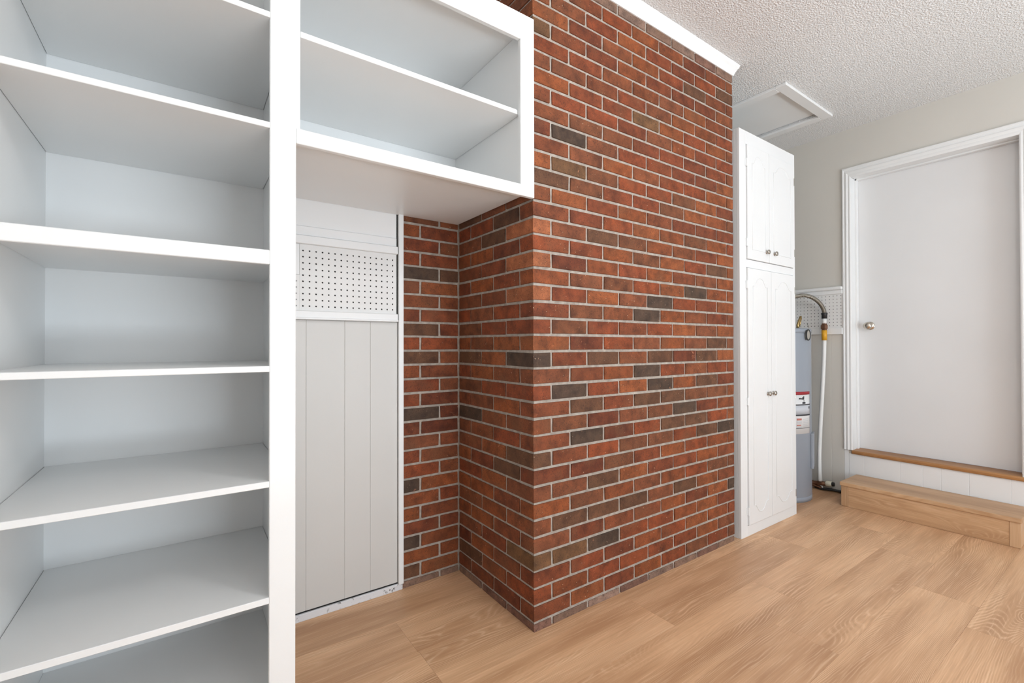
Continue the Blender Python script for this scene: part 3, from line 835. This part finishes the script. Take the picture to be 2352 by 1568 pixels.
# ------------------------------------------------------------------ water line: braided hose, union, white pipe
def water_line():
    P0 = Vector((2.93, .075, 1.3)); A = Vector((2.55, .36, 1.27)); dirv = (P0 - A); nrm = Vector((dirv.y, -dirv.x, 0)).normalized()
    t = thing('water_line', 'white water pipe with yellow sleeve and braided hose beside the heater', 'pipe', (2.93, .11, .06))
    hp = [unplane(u, v, P0, nrm) for u, v in ((1829, 680.5), (1840, 678.5), (1853, 679), (1866, 683.5), (1878, 691.5), (1887, 702), (1892, 712), (1893.5, 720))]
    start = [Vector((2.53, .385, 1.276)), Vector((2.535, .38, 1.36)), Vector((2.565, .355, 1.455)), Vector((2.61, .318, 1.50))]
    tube('braided_hose', smooth_path(start + hp), .0150, 'braid', t, 14)
    def at(u, v): return unplane(u, v, P0, nrm)
    def seg(name, pts, r, mat, n=16): return tube(name, pts, r, mat, t, n)
    seg('collar', [at(1893.4, 718.5), at(1893.4, 721.5), at(1893.4, 723), at(1893.4, 731.5)], [.0215, .0215, .019, .019], 'black')
    seg('white_stub', [at(1893.2, 731.5), at(1893.2, 743)], .0155, 'pex')
    bm = bmesh.new()
    add_tube(bm, [at(1893, 742.5), at(1893, 745), at(1893, 747), at(1893, 754), at(1893, 756), at(1893, 759)], [.017, .019, .0245, .0245, .019, .019], 6)
    bm_obj('brass_union', bm, 'copper', t)
    seg('yellow_sleeve', [at(1893, 758), at(1893.4, 781)], .0185, 'yellow')
    pp = [at(1893.4, 780), at(1892.6, 810), at(1891.4, 845), at(1889.4, 885), at(1887, 930), at(1884.4, 975), at(1882.6, 1015), at(1881.6, 1045), at(1882, 1075), at(1883.5, 1104)]
    seg('white_pipe', smooth_path(pp, 5), .0145, 'pex')
    return at(1883.5, 1104)
foot = water_line()

def floor_pipes():
    t = thing('floor_pipe', 'dark copper floor pipe with a cream cap along the end wall', 'pipe', (2.94, .1, 0))
    y = lambda u, v: un(u, v, 0, 2.945)
    tube('pipe_run', [Vector((2.90, .22, .075)), y(1868, 1108), y(1884, 1109), y(1899, 1111)], .017, 'copper', t, 12)
    tube('pipe_branch', [Vector((2.92, .20, .04)), y(1874, 1115), y(1882, 1118), y(1886, 1121)], .010, 'copper', t, 10)
    tube('cream_fitting', [y(1897, 1110), y(1900, 1110.3), y(1911, 1111.5)], [.020, .022, .019], 'cream', t, 14)
    tube('black_cap', [y(1910.5, 1111.5), y(1916, 1112.3)], .016, 'black', t, 12)
    tube('white_bend', [y(1884, 1114), y(1887.5, 1115), y(1889, 1119), y(1888, 1123)], .0055, 'pex', t, 8)
    tube('black_tube', [y(1872, 1117), y(1885, 1121.5), y(1900, 1123), Vector((2.965, .03, .016)), Vector((2.97, -.08, .013))], .0095, 'black', t, 10)
floor_pipes()

# ------------------------------------------------------------------ wooden step below the door
def step():
    x0, x1, ya, yb, zt = 2.673, W - .012, -.985, -.121, .1705
    t = thing('wooden_step', 'low oak box step on the floor below the white door', 'step', ((x0 + x1) / 2, (ya + yb) / 2, 0))
    box('tread', x0 - .010, x1, ya - .006, yb + .006, zt - .026, zt, 'step_top', t, .005, 3)
    box('riser', x0 + .002, x0 + .018, ya + .045, yb - .042, .001, zt - .0262, 'step_front', t, .001)
    box('corner_upright', x0, x0 + .02, yb - .0415, yb, .001, zt - .0262, 'step_end', t, .0015)
    box('corner_upright', x0, x0 + .02, ya, ya + .0445, .001, zt - .0262, 'step_end', t, .0015)
    box('side_panel', x0 + .0205, x1, yb - .018, yb - .001, .001, zt - .0262, 'step_end', t, .001)
    box('side_panel', x0 + .0205, x1, ya + .001, ya + .018, .001, zt - .0262, 'step_end', t, .001)
step()

# ------------------------------------------------------------------ pendant globes (out of view), hung to brighten the ceiling; the second is added
def pendant(x, y, z, label, glass='lamp'):
    t = thing('pendant_light', label, 'pendant light', (x, y, CEIL), 'glass globe pendants')
    lathe('canopy', [(.055, CEIL - .001), (.055, CEIL - .018), (.02, CEIL - .03)], (x, y, 0), 'nickel', t, 'z', 28)
    tube('stem', [(x, y, CEIL - .02), (x, y, z + .16)], .006, 'nickel', t, 10)
    lathe('collar', [(.045, z + .145), (.045, z + .175), (.012, z + .19)], (x, y, 0), 'nickel', t, 'z', 24)
    prof = [(.15 * math.sin(a), z + .15 * math.cos(a)) for a in [math.pi * (.1 + .9 * i / 16) for i in range(16)]] + [(0, z - .15)]
    lathe('globe', prof, (x, y, 0), glass, t, 'z', 32)
pendant(.25, -1.75, 2.40, 'white glass globe pendant above the floor facing the brick')
pendant(-.2, -3.0, 2.40, 'added unseen globe lamp brightening the ceiling near the wide window', 'lamp_b')  # lamp added out of view as ceiling fill
